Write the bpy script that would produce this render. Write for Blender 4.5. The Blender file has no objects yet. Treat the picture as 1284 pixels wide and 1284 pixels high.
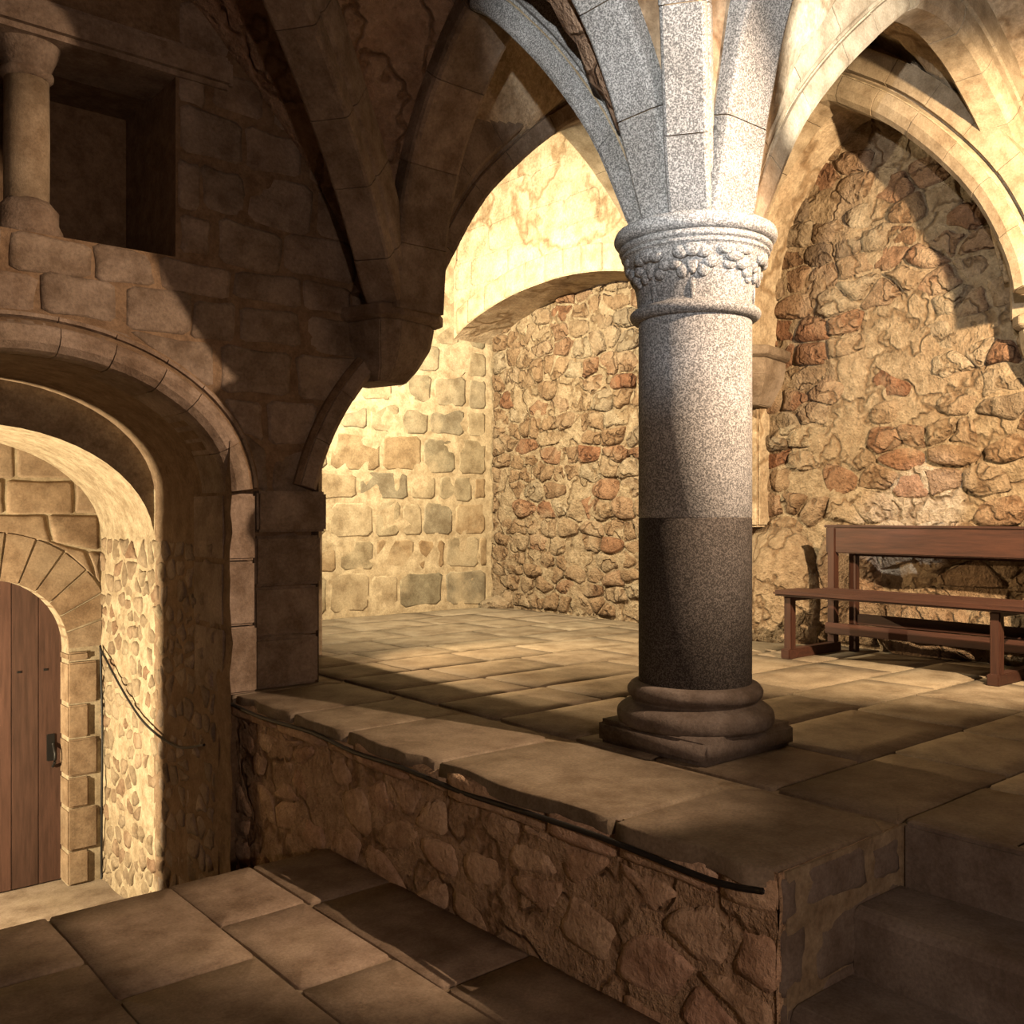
import bpy, bmesh, math, random
from mathutils import Vector, Matrix, noise
R = random.Random(7)
C = bpy.context.scene.collection
S = bpy.context.scene
# ------------------------------------------------------------------ camera, world, lights, exposure
# world axes: x runs to the right-hand rubble wall, y along the arcade to the back wall, z up; lower floor z=0, upper floor z=0.6
YAW = math.radians(-40.17)
cam = bpy.data.objects.new('camera', bpy.data.cameras.new('camera')); C.objects.link(cam)
cam.location = (0, 0, 1.6); cam.rotation_euler = (math.pi/2, 0, YAW)
cam.data.sensor_width = 36; cam.data.lens = 36*1215/1284; cam.data.shift_y = 0.0025
cam.data.clip_start = 0.02; S.camera = cam
W = bpy.data.worlds.new('crypt_air'); S.world = W; W.use_nodes = True
W.node_tree.nodes['Background'].inputs[0].default_value = (1, .72, .5, 1)
W.node_tree.nodes['Background'].inputs[1].default_value = 0.030
S.view_settings.view_transform = 'Standard'; S.view_settings.look = 'None'
S.view_settings.exposure = 0.0; S.view_settings.gamma = 1; S.view_settings.use_curve_mapping = False
S.cycles.use_denoising = True; S.cycles.max_bounces = 7; S.cycles.diffuse_bounces = 5
S.cycles.sample_clamp_indirect = 4.0; S.cycles.use_adaptive_sampling = False

def lamp(name, loc, target, power, color, angle=None, blend=.15, radius=.03):
    if angle is None:
        d = bpy.data.lights.new(name, 'POINT')
    else:
        d = bpy.data.lights.new(name, 'SPOT'); d.spot_size = math.radians(angle); d.spot_blend = blend
    d.energy = power; d.color = color; d.shadow_soft_size = radius
    o = bpy.data.objects.new(name, d); C.objects.link(o); o.location = loc
    if target is not None:
        o.rotation_euler = (Vector(target)-Vector(loc)).to_track_quat('-Z', 'Y').to_euler()
    return o
WARM = (1, .66, .32)
lamp('spotlight_bay_back', (3.437, 6.55, 3.92), (6.0, 7.25, 2.8), 2300, (1, .86, .58), 156, 1, .012)       # pair behind the dark pier: back wall and upper wall
lamp('spotlight_bay_side', (3.432, 6.55, 1.95), (4.6, 4.3, .8), 620, (1, .70, .38), 80, .7, .012)      # floor of the back bay
lamp('spotlight_nave', (3.70, .47, 3.29), (1.35, 3.9, 1.75), 1150, (1, .69, .46), 78, .6, .02)       # by the next column's head, throws the column's shadow
lamp('spotlight_wall', (4.2, .7, 3.1), (6.6, 3.4, 2.2), 2500, (1, .73, .44), 90, .5, .04)                  # beside it, on the right bay
lamp('spotlight_arch', (3.80, .75, 3.2), (4.25, 2.5, 3.7), 760, (1, .96, .86), 44, .5, .03)          # beside it, on the transverse arch
lamp('spotlight_column', (-.3, .1, 2.75), (3.84, 2.30, 4.06), 1250, (1, .96, .91), 41, .3, .04)         # cool lamp on the column head
lamp('spotlight_shaft', (.2, -.2, 3.1), (3.335, 2.715, 2.5), 300, (.95, .97, 1), 16, .9, .04)         # its twin, on capital and shaft
lamp('spotlight_bench', (5.0, 2.0, 3.5), (6.6, 3.42, 1.62), 700, (.86, .93, 1), 15, .6, .03)           # cool lamp over the bench
lamp('spotlight_passage', (-.15, 6.172, .35), (2.2, 7.0, .6), 980, (1, .82, .54), 116, .15, .012)     # in the passage, behind its left jamb
lamp('added_fill_light', (.1, -1.7, 1.9), None, 215, (1, .72, .57), None, .1, .08)    # added fill light for the dark nave, no known lamp there

# ------------------------------------------------------------------ materials
def nodes(name):
    m = bpy.data.materials.new(name); m.use_nodes = True
    nt = m.node_tree; b = nt.nodes['Principled BSDF']; b.inputs['Roughness'].default_value = .85
    b.inputs['Specular IOR Level'].default_value = .25
    return m, nt, b
def N(nt, t, **kw):
    n = nt.nodes.new(t)
    for k, v in kw.items(): setattr(n, k, v)
    return n
def ramp(nt, stops):
    r = N(nt, 'ShaderNodeValToRGB'); e = r.color_ramp.elements
    while len(e) < len(stops): e.new(.5)
    for el, (p, c) in zip(e, stops): el.position = p; el.color = (*c, 1)
    return r
def noise_tex(nt, vec, scale, detail=4, rough=.6):
    n = N(nt, 'ShaderNodeTexNoise'); n.inputs['Scale'].default_value = scale
    n.inputs['Detail'].default_value = detail; n.inputs['Roughness'].default_value = rough
    nt.links.new(vec, n.inputs['Vector']); return n
def mix(nt, f, a, b, kind='MIX'):
    m = N(nt, 'ShaderNodeMix', data_type='RGBA', blend_type=kind)
    for s, v in ((m.inputs[0], f), (m.inputs[6], a), (m.inputs[7], b)):
        if hasattr(v, 'links'): nt.links.new(v, s)
        else: s.default_value = v if isinstance(v, (int, float)) else (*v, 1)
    return m.outputs[2]
def stone_mat(name, palette, rough_scale=9, bump=.4, blotch=(.25, (.5, .4, .3)), grain=60, dist=.02, rough=.85, cracks=0, tone=.58):
    """palette: colours picked per stone; blotch: lichen/lime patches of their own shape"""
    m, nt, b = nodes(name); b.inputs['Roughness'].default_value = rough
    pos = N(nt, 'ShaderNodeNewGeometry').outputs['Position']
    oi = N(nt, 'ShaderNodeObjectInfo')
    rp = ramp(nt, [(i/max(1, len(palette)-1), c) for i, c in enumerate(palette)])
    nt.links.new(oi.outputs['Random'], rp.inputs[0])
    n1 = noise_tex(nt, pos, rough_scale, 6, .65); n2 = noise_tex(nt, pos, grain, 3, .7); n3 = noise_tex(nt, pos, 2.3, 5, .6)
    dark = mix(nt, 1.0, rp.outputs[0], (.55, .5, .45), 'MULTIPLY')
    r1 = ramp(nt, [(.35, (0, 0, 0)), (.65, (1, 1, 1))]); nt.links.new(n1.outputs[0], r1.inputs[0])
    c = mix(nt, r1.outputs[0], dark, rp.outputs[0])
    r3 = ramp(nt, [(.5, (0, 0, 0)), (.68, (blotch[0],)*3)]); nt.links.new(n3.outputs[0], r3.inputs[0])
    c = mix(nt, r3.outputs[0], c, blotch[1])
    r2 = ramp(nt, [(.3, (.75, .75, .75)), (.7, (1.15, 1.15, 1.15))]); nt.links.new(n2.outputs[0], r2.inputs[0])
    c = mix(nt, 1.0, c, r2.outputs[0], 'MULTIPLY'); c = mix(nt, 1.0, c, (tone,)*3, 'MULTIPLY')
    nt.links.new(c, b.inputs['Base Color'])
    ad = N(nt, 'ShaderNodeMath', operation='MULTIPLY_ADD'); ad.inputs[1].default_value = .35
    nt.links.new(n2.outputs[0], ad.inputs[0]); nt.links.new(n1.outputs[0], ad.inputs[2])
    if cracks:                                        # broken joint lines and pits of the weathered face
        n5 = noise_tex(nt, pos, cracks, 3, .55); rc = ramp(nt, [(.470, (1, 1, 1)), (.495, (0, 0, 0)), (.505, (0, 0, 0)), (.53, (1, 1, 1))]); nt.links.new(n5.outputs[0], rc.inputs[0])
        n6 = noise_tex(nt, pos, 22, 4, .7); a2 = N(nt, 'ShaderNodeMath', operation='MULTIPLY_ADD'); a2.inputs[1].default_value = .55
        nt.links.new(rc.outputs[0], a2.inputs[0]); nt.links.new(ad.outputs[0], a2.inputs[2])
        a3 = N(nt, 'ShaderNodeMath', operation='MULTIPLY_ADD'); a3.inputs[1].default_value = .7
        nt.links.new(n6.outputs[0], a3.inputs[0]); nt.links.new(a2.outputs[0], a3.inputs[2]); ad = a3
        dk = ramp(nt, [(0, (.62, .55, .48)), (1, (1, 1, 1))]); nt.links.new(rc.outputs[0], dk.inputs[0])
        nt.links.new(mix(nt, 1.0, c, dk.outputs[0], 'MULTIPLY'), b.inputs['Base Color'])
    bp = N(nt, 'ShaderNodeBump'); bp.inputs['Strength'].default_value = bump; bp.inputs['Distance'].default_value = dist
    nt.links.new(ad.outputs[0], bp.inputs['Height']); nt.links.new(bp.outputs[0], b.inputs['Normal'])
    return m
def granite(name, lo, hi, stain=None):
    m, nt, b = nodes(name)
    pos = N(nt, 'ShaderNodeNewGeometry').outputs['Position']
    n0 = noise_tex(nt, pos, 140, 2, .8); vo = N(nt, 'ShaderNodeTexVoronoi'); vo.inputs['Scale'].default_value = 210; nt.links.new(pos, vo.inputs['Vector'])
    bw = N(nt, 'ShaderNodeRGBToBW'); nt.links.new(vo.outputs['Color'], bw.inputs[0])
    n1 = N(nt, 'ShaderNodeMix'); n1.inputs[0].default_value = .30; nt.links.new(n0.outputs[0], n1.inputs[2]); nt.links.new(bw.outputs[0], n1.inputs[3]); n2 = noise_tex(nt, pos, 3, 4, .6); n4 = noise_tex(nt, pos, 170, 2, .8)
    r1 = ramp(nt, [(.34, tuple(x*.72 for x in lo)), (.47, lo), (.56, hi), (.70, tuple(min(1, x*1.2) for x in hi))]); nt.links.new(n1.outputs[0], r1.inputs[0])
    r2 = ramp(nt, [(.35, (.82, .8, .77)), (.65, (1.08, 1.08, 1.08))]); nt.links.new(n2.outputs[0], r2.inputs[0])
    c = mix(nt, 1.0, r1.outputs[0], r2.outputs[0], 'MULTIPLY')
    nt.links.new(c, b.inputs['Base Color'])
    bp = N(nt, 'ShaderNodeBump'); bp.inputs['Strength'].default_value = .35; bp.inputs['Distance'].default_value = .006
    nt.links.new(n4.outputs[0], bp.inputs['Height']); nt.links.new(bp.outputs[0], b.inputs['Normal'])
    return m
def wood(name, a, c, axis=1, rough=.55):
    m, nt, b = nodes(name); b.inputs['Roughness'].default_value = rough; b.inputs['Specular IOR Level'].default_value = .3
    pos = N(nt, 'ShaderNodeNewGeometry').outputs['Position']
    mp = N(nt, 'ShaderNodeMapping'); sc = [14, 14, 14]; sc[axis] = 1.2; mp.inputs['Scale'].default_value = sc
    nt.links.new(pos, mp.inputs['Vector'])
    n1 = noise_tex(nt, mp.outputs[0], 3, 6, .65); r1 = ramp(nt, [(.3, a), (.7, c)]); nt.links.new(n1.outputs[0], r1.inputs[0])
    oi = N(nt, 'ShaderNodeObjectInfo'); r2 = ramp(nt, [(0, (.8, .8, .8)), (1, (1.15, 1.1, 1.1))]); nt.links.new(oi.outputs['Random'], r2.inputs[0])
    nt.links.new(mix(nt, 1.0, r1.outputs[0], r2.outputs[0], 'MULTIPLY'), b.inputs['Base Color'])
    bp = N(nt, 'ShaderNodeBump'); bp.inputs['Strength'].default_value = .2; bp.inputs['Distance'].default_value = .005
    nt.links.new(n1.outputs[0], bp.inputs['Height']); nt.links.new(bp.outputs[0], b.inputs['Normal'])
    return m
def plain(name, col, rough=.6, metal=0):
    m, nt, b = nodes(name); b.inputs['Base Color'].default_value = (*col, 1); b.inputs['Roughness'].default_value = rough
    b.inputs['Metallic'].default_value = metal; return m

M = {}
M['rubble'] = stone_mat('rubble_stone', [(.30, .17, .09), (.52, .38, .24), (.40, .25, .14), (.56, .43, .28), (.36, .16, .08), (.50, .37, .24), (.42, .22, .12), (.55, .44, .30), (.30, .22, .15)], 11, 1.0, (.6, (.58, .46, .31)), 50, .04, .85, 3.1, .50)
M['passage'] = stone_mat('passage_stone', [(.32, .235, .15), (.44, .34, .22), (.38, .29, .19), (.35, .22, .135), (.47, .38, .25)], 11, .5, (.5, (.58, .46, .31)), 50, .02, .85)
M['doorblock'] = stone_mat('doorway_block', [(.40, .27, .16), (.45, .31, .19), (.37, .25, .15), (.43, .31, .20)], 8, .25, (.4, (.50, .38, .25)), 80, .010, .85)
M['mortar'] = stone_mat('lime_mortar', [(.56, .43, .28)]*2, 14, 1.0, (.6, (.40, .27, .16)), 55, .04, .85, 2.6, .50)
M['passagemortar'] = stone_mat('passage_mortar', [(.62, .50, .33)]*2, 10, .6, (.4, (.46, .34, .21)), 55, .02)
M['ashlar'] = stone_mat('ashlar_block', [(.38, .31, .20), (.56, .46, .30), (.31, .27, .185), (.62, .51, .34), (.46, .32, .18), (.54, .44, .29), (.35, .30, .21)], 7, .35, (.75, (.64, .52, .34)), 70, .015, .85, 0, .5)
M['joint'] = stone_mat('pale_joint', [(.66, .54, .36)]*2, 9, .35, (.4, (.58, .45, .28)), 60, .012, .85, 0, .54)
M['plaster'] = stone_mat('vault_plaster', [(.60, .48, .33)]*2, 5, .5, (.5, (.46, .33, .21)), 40, .03, .85, 1.4, .66)
M['vault'] = stone_mat('vault_rubble', [(.46, .32, .22)]*2, 6, .9, (.8, (.30, .17, .11)), 30, .05, .85, 2.4, .80)
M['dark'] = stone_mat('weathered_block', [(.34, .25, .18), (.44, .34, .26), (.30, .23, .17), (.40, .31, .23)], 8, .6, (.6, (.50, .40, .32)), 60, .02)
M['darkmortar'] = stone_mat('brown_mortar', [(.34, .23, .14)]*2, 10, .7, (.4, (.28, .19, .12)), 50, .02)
M['ledge'] = stone_mat('ledge_rubble', [(.29, .20, .135), (.37, .27, .18), (.33, .22, .15), (.40, .30, .21), (.35, .22, .16)], 9, .9, (.6, (.36, .27, .18)), 50, .03, .85, 0, 1.45)
M['ledgemortar'] = stone_mat('ledge_mortar', [(.36, .26, .17)]*2, 9, 1.0, (.6, (.27, .19, .12)), 45, .04, .85, 2.2, 1.3)
M['slab'] = stone_mat('floor_slab', [(.36, .29, .20), (.43, .35, .25), (.33, .26, .18), (.40, .32, .23)], 6, .3, (.5, (.44, .35, .24)), 80, .012, .75, 0, .46)
M['slab_low'] = stone_mat('flagstone', [(.36, .28, .20), (.43, .34, .25), (.33, .25, .18), (.40, .31, .23)], 6, .3, (.5, (.44, .35, .24)), 80, .012, .75, 0, .66)
M['slabjoint'] = stone_mat('floor_joint', [(.42, .34, .23)]*2, 10, .4, (.3, (.30, .22, .14)), 60, .012)
M['stair'] = stone_mat('step_stone', [(.26, .215, .18), (.29, .24, .205)], 6, .35, (.4, (.40, .35, .30)), 80, .012)
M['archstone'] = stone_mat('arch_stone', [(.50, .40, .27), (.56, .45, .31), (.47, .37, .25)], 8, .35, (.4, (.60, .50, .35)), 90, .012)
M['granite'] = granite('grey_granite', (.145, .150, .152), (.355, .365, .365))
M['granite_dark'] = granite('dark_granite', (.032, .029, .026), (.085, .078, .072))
M['granite_base'] = stone_mat('worn_base_stone', [(.24, .20, .17)]*2, 8, .4, (.5, (.33, .28, .23)), 90, .012)
M['bench'] = wood('bench_wood', (.020, .0075, .005), (.048, .018, .0105), 1)
M['bench_post'] = wood('bench_post_wood', (.020, .0075, .005), (.048, .018, .0105), 2)
M['door'] = wood('door_wood', (.038, .018, .011), (.078, .038, .025), 2, .6)
M['iron'] = plain('black_iron', (.02, .018, .016), .5, .6)
M['cable'] = plain('black_cable', (.012, .011, .010), .5)

# ------------------------------------------------------------------ helpers
def link(name, verts, faces, mat, parent=None, smooth=True, loc=None):
    me = bpy.data.meshes.new(name); me.from_pydata(verts, [], faces); me.validate(); 
    if smooth: me.polygons.foreach_set('use_smooth', [True]*len(me.polygons))
    me.update(); me.materials.append(mat)
    o = bpy.data.objects.new(name, me); C.objects.link(o)
    if parent: o.parent = parent
    if loc: o.location = loc
    return o
def tag(o, label=None, cat=None, kind=None, group=None):
    if label: o['label'] = label
    if cat: o['category'] = cat
    if kind: o['kind'] = kind
    if group: o['group'] = group
    return o
def empty(name, loc, label, cat, kind='thing', group=None):
    o = bpy.data.objects.new(name, None); C.objects.link(o); o.location = loc; o.empty_display_size = .1
    return tag(o, label, cat, kind, group)
class MB:
    def __init__(s): s.v = []; s.f = []
    def add(s, v, f):
        k = len(s.v); s.v += [tuple(p) for p in v]; s.f += [tuple(i+k for i in q) for q in f]
    def box(s, a, b):
        (x0, y0, z0), (x1, y1, z1) = a, b
        s.add([(x0,y0,z0),(x1,y0,z0),(x1,y1,z0),(x0,y1,z0),(x0,y0,z1),(x1,y0,z1),(x1,y1,z1),(x0,y1,z1)],
              [(0,3,2,1),(4,5,6,7),(0,1,5,4),(1,2,6,5),(2,3,7,6),(3,0,4,7)])
    def build(s, name, mat, parent=None, smooth=False, bevel=0, seg=2):
        o = link(name, s.v, s.f, mat, parent, smooth)
        bm = bmesh.new(); bm.from_mesh(o.data); bmesh.ops.recalc_face_normals(bm, faces=bm.faces)
        if bevel: bmesh.ops.bevel(bm, geom=list(bm.edges), offset=bevel, segments=seg, affect='EDGES', clamp_overlap=True)
        bm.to_mesh(o.data); bm.free()
        return o
def lerp(a, b, t): return a+(b-a)*t
def interp(pts, x):
    if x <= pts[0][0]: return pts[0][1]
    for (a, za), (b, zb) in zip(pts, pts[1:]):
        if x <= b: return za+(zb-za)*(x-a)/(b-a)
    return pts[-1][1]
def smooth_line(pts, n=6):
    out = []; P = [pts[0]]+list(pts)+[pts[-1]]
    for i in range(1, len(P)-2):
        p0, p1, p2, p3 = (Vector(P[j]) for j in (i-1, i, i+1, i+2))
        for k in range(n):
            t = k/n
            out.append(tuple(.5*((2*p1)+(p2-p0)*t+(2*p0-5*p1+4*p2-p3)*t*t+(3*p1-p0-3*p2+p3)*t**3)))
    out.append(tuple(pts[-1])); return out
def lathe(prof, seg=48, wob=0):
    v = []; f = []
    for (r, z) in prof:
        for k in range(seg):
            a = 2*math.pi*k/seg; rr = r
            if wob: rr += wob*noise.noise((math.cos(a)*3, math.sin(a)*3, z*9))
            v.append((rr*math.cos(a), rr*math.sin(a), z))
    for i in range(len(prof)-1):
        for k in range(seg):
            j = (k+1) % seg; f.append((i*seg+k, i*seg+j, (i+1)*seg+j, (i+1)*seg+k))
    f.append(tuple(range(seg))[::-1]); f.append(tuple(range((len(prof)-1)*seg, len(prof)*seg)))
    return v, f
def tube(pts, r, seg=6):
    v = []; f = []
    for i, p in enumerate(pts):
        p = Vector(p); t = (Vector(pts[min(i+1, len(pts)-1)])-Vector(pts[max(i-1, 0)])).normalized()
        a = t.orthogonal().normalized() if abs(t.z) > .9 else t.cross(Vector((0, 0, 1))).normalized(); b = t.cross(a)
        for k in range(seg):
            q = 2*math.pi*k/seg; v.append(tuple(p+a*r*math.cos(q)+b*r*math.sin(q)))
    for i in range(len(pts)-1):
        for k in range(seg):
            j = (k+1) % seg; f.append((i*seg+k, i*seg+j, (i+1)*seg+j, (i+1)*seg+k))
    f.append(tuple(range(seg))); f.append(tuple(range((len(pts)-1)*seg, len(pts)*seg))[::-1])
    return v, f
def frame(o, a, n):
    """plane frame: origin, horizontal axis a, up b, outward normal n"""
    return (Vector(o), Vector(a).normalized(), Vector((0, 0, 1)) if abs(Vector(n).z) < .5 else Vector(n).cross(Vector(a)).normalized(), Vector(n).normalized())
def chaikin(p, c=.22):
    q = []
    for i in range(len(p)):
        a, b = p[i], p[(i+1) % len(p)]
        q.append((lerp(a[0], b[0], c), lerp(a[1], b[1], c))); q.append((lerp(a[0], b[0], 1-c), lerp(a[1], b[1], 1-c)))
    return q
def area(p): return abs(sum(p[i][0]*p[(i+1) % len(p)][1]-p[(i+1) % len(p)][0]*p[i][1] for i in range(len(p))))/2
def stone_geo(poly, gap, h, dome, wob, back=.03, soft=.22, tilt=.0, bev=.035):
    A2 = sum(poly[i][0]*poly[(i+1) % len(poly)][1]-poly[(i+1) % len(poly)][0]*poly[i][1] for i in range(len(poly)))
    if A2 < 0: poly = poly[::-1]
    cx = sum(p[0] for p in poly)/len(poly); cy = sum(p[1] for p in poly)/len(poly)
    pts = []
    for i, p in enumerate(poly):
        q = poly[(i+1) % len(poly)]; pts.append(p)
        if len(poly) < 7:
            pts.append(((p[0]+q[0])/2+R.uniform(-wob, wob), (p[1]+q[1])/2+R.uniform(-wob, wob)))
    pts = chaikin(pts, soft); o = []
    for p in pts:
        dx, dy = p[0]-cx, p[1]-cy; d = math.hypot(dx, dy)+1e-6; k = max(.25, 1-gap/d); o.append((dx*k, dy*k))
    n = len(o); v = []; f = []
    tx, ty = R.uniform(-tilt, tilt), R.uniform(-tilt, tilt)
    size = math.sqrt(area(o))
    for sc, z in ((1, -back), (.985, h*.55), (1-min(.3, bev/size*1.2), h*.92), (.55, h*(1+dome*.7))):
        for (a, b) in o:
            zz = z+(a*tx+b*ty if z > 0 else 0)+(R.uniform(-.12, .12)*h if z > 0 else 0)
            v.append((a*sc, b*sc, zz))
    v.append((0, 0, h*(1+dome)))
    for r in range(3):
        for i in range(n):
            j = (i+1) % n; f.append((r*n+i, r*n+j, (r+1)*n+j, (r+1)*n+i))
    for i in range(n): f.append((3*n+i, 3*n+(i+1) % n, 4*n))
    return (cx, cy), v, f
def stone(parent, name, poly, fr, mat, gap=.01, h=.02, dome=.2, wob=.01, soft=.22, tilt=0, back=.03, bev=.035):
    (cx, cy), v, f = stone_geo(poly, gap, h, dome, wob, back, soft, tilt, bev)
    O, A, B, Nn = fr
    o = link(name, v, f, mat, parent)
    o.matrix_basis = Matrix(((A.x, B.x, Nn.x, 0), (A.y, B.y, Nn.y, 0), (A.z, B.z, Nn.z, 0), (0, 0, 0, 1)))
    o.location = O+A*cx+B*cy
    return o
def stones_merged(parent, name, polys, fr, mat, **kw):
    O, A, B, Nn = fr; mb = MB()
    for p, k in polys:
        (cx, cy), v, f = stone_geo(p, k['gap'], k['h'], k['dome'], k['wob'], .03, .22, k.get('tilt', 0))
        mb.add([O+A*(cx+x)+B*(cy+y)+Nn*z for x, y, z in v], f)
    o = link(name, mb.v, mb.f, mat, parent); o['kind'] = 'stuff'; return o
def rows(zs, a0, a1, wmin, wmax, jit=.012, off=None):
    out = []
    for z0, z1 in zip(zs, zs[1:]):
        a = a0-R.uniform(0, wmin); 
        while a < a1:
            w = R.uniform(wmin, wmax); j = lambda: R.uniform(-jit, jit)
            out.append([(a+j(), z0+j()), (a+w+j(), z0+j()), (a+w+j(), z1+j()), (a+j(), z1+j())]); a += w
    return out
def clip_half(poly, px, py, nx, ny):
    out = []
    for i in range(len(poly)):
        a, b = poly[i], poly[(i+1) % len(poly)]
        da = (a[0]-px)*nx+(a[1]-py)*ny; db = (b[0]-px)*nx+(b[1]-py)*ny
        if da <= 0: out.append(a)
        if da*db < 0:
            t = da/(da-db); out.append((lerp(a[0], b[0], t), lerp(a[1], b[1], t)))
    return out
def clip_rect(poly, a0, a1, b0, b1):
    for px, py, nx, ny in ((a0, 0, -1, 0), (a1, 0, 1, 0), (0, b0, 0, -1), (0, b1, 0, 1)):
        if len(poly) < 3: return []
        poly = clip_half(poly, px, py, nx, ny)
    return poly if len(poly) > 2 else []
def voronoi(a0, a1, b0, b1, size, stretch=1.45, jit=.42):
    """irregular rubble cells, wider than high, roughly coursed; size(a,b) is the local stone height"""
    pts = []; b = b0
    while b < b1:
        h = size((a0+a1)/2, b)*R.uniform(.55, 1.45); a = a0-R.uniform(0, h)
        while a < a1:
            w = size(a, b)*stretch*R.uniform(.45, 1.6)
            pts.append(((a+w/2), b+h/2+R.uniform(-jit, jit)*h)); a += w
        b += h
    S2 = [(x/stretch, y) for x, y in pts]; cells = []
    G = {}; g = max(size(a0, b0), size(a1, b1), size(a0, b1))*1.3
    for i, p in enumerate(S2): G.setdefault((int(p[0]//g), int(p[1]//g)), []).append(i)
    for i, p in enumerate(S2):
        poly = [(p[0]-g, p[1]-g), (p[0]+g, p[1]-g), (p[0]+g, p[1]+g), (p[0]-g, p[1]+g)]
        k = (int(p[0]//g), int(p[1]//g))
        nb = [j for dx in (-2, -1, 0, 1, 2) for dy in (-2, -1, 0, 1, 2) for j in G.get((k[0]+dx, k[1]+dy), []) if j != i]
        for j in nb:
            q = S2[j]; poly = clip_half(poly, (p[0]+q[0])/2, (p[1]+q[1])/2, q[0]-p[0], q[1]-p[1])
            if len(poly) < 3: break
        poly = [(x*stretch, y) for x, y in poly]
        poly = clip_rect(poly, a0, a1, b0, b1)
        q = []
        for p_ in poly:
            if not q or math.hypot(p_[0]-q[-1][0], p_[1]-q[-1][1]) > .012: q.append(p_)
        if len(q) > 3: cells.append(q)
    return cells
def rough_sheet(name, fr, a0, a1, b0, b1, step, amp, mat, parent=None, scale=5, keep=None):
    O, A, B, Nn = fr; na = max(1, round((a1-a0)/step)); nb = max(1, round((b1-b0)/step)); v = []; f = []
    for i in range(na+1):
        for j in range(nb+1):
            a = lerp(a0, a1, i/na); b = lerp(b0, b1, j/nb); p = O+A*a+B*b
            d = amp*(noise.noise(p*scale)+.5*noise.noise(p*scale*2.7)) if amp else 0
            v.append(tuple(p+Nn*d))
    for i in range(na):
        for j in range(nb):
            q = i*(nb+1)+j
            if keep and not keep(lerp(a0, a1, (i+.5)/na), lerp(b0, b1, (j+.5)/nb)): continue
            f.append((q, q+nb+1, q+nb+2, q+1))
    return link(name, v, f, mat, parent)
def proj(p):
    c, s = math.cos(YAW), math.sin(YAW); X = p[0]*c+p[1]*s; Y = -p[0]*s+p[1]*c
    return (642+1215*X/Y, 645-1215*(p[2]-1.6)/Y, Y) if Y > .05 else (-9e3, 0, 0)
def inframe(p, m=40):
    x, y, d = proj(p); return -m < x < 1284+m and -m < y < 1284+m
# ------------------------------------------------------------------ arch builder
def densify(pts, step=.05):
    out = [Vector(pts[0])]
    for a, b in zip(pts, pts[1:]):
        a, b = Vector(a), Vector(b); n = max(1, int((b-a).length/step))
        out += [a.lerp(b, (k+1)/n) for k in range(n)]
    return out
HALF = [(.20, .40), (.20, .185), (.192, .168), (.165, .150), (.165, .128), (.182, .122), (.182, .032), (.172, .010), (.15, 0)]
RIB = [(-w, r) for w, r in HALF]+HALF[::-1]
SLIM = [(w*.62, r*.80) for w, r in RIB]
SLIMMER = [(w*.48, r*.80) for w, r in RIB]
TALL = [(w, .66 if r == .40 else r) for w, r in RIB]
MID = [(w*.78, r*.9) for w, r in RIB]
ROLL = [(-.18, .36), (-.18, .205), (-.13, .192), (-.13, .176), (-.19, .155), (-.195, .09), (-.17, .03), (-.13, 0), (.13, 0), (.17, .03), (.195, .09), (.19, .155), (.13, .176), (.13, .192), (.18, .205), (.18, .36)]
THIN = [(-.11, .26), (-.11, .10), (-.095, .09), (-.085, .03), (-.06, 0), (.06, 0), (.085, .03), (.095, .09), (.11, .10), (.11, .26)]
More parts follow.
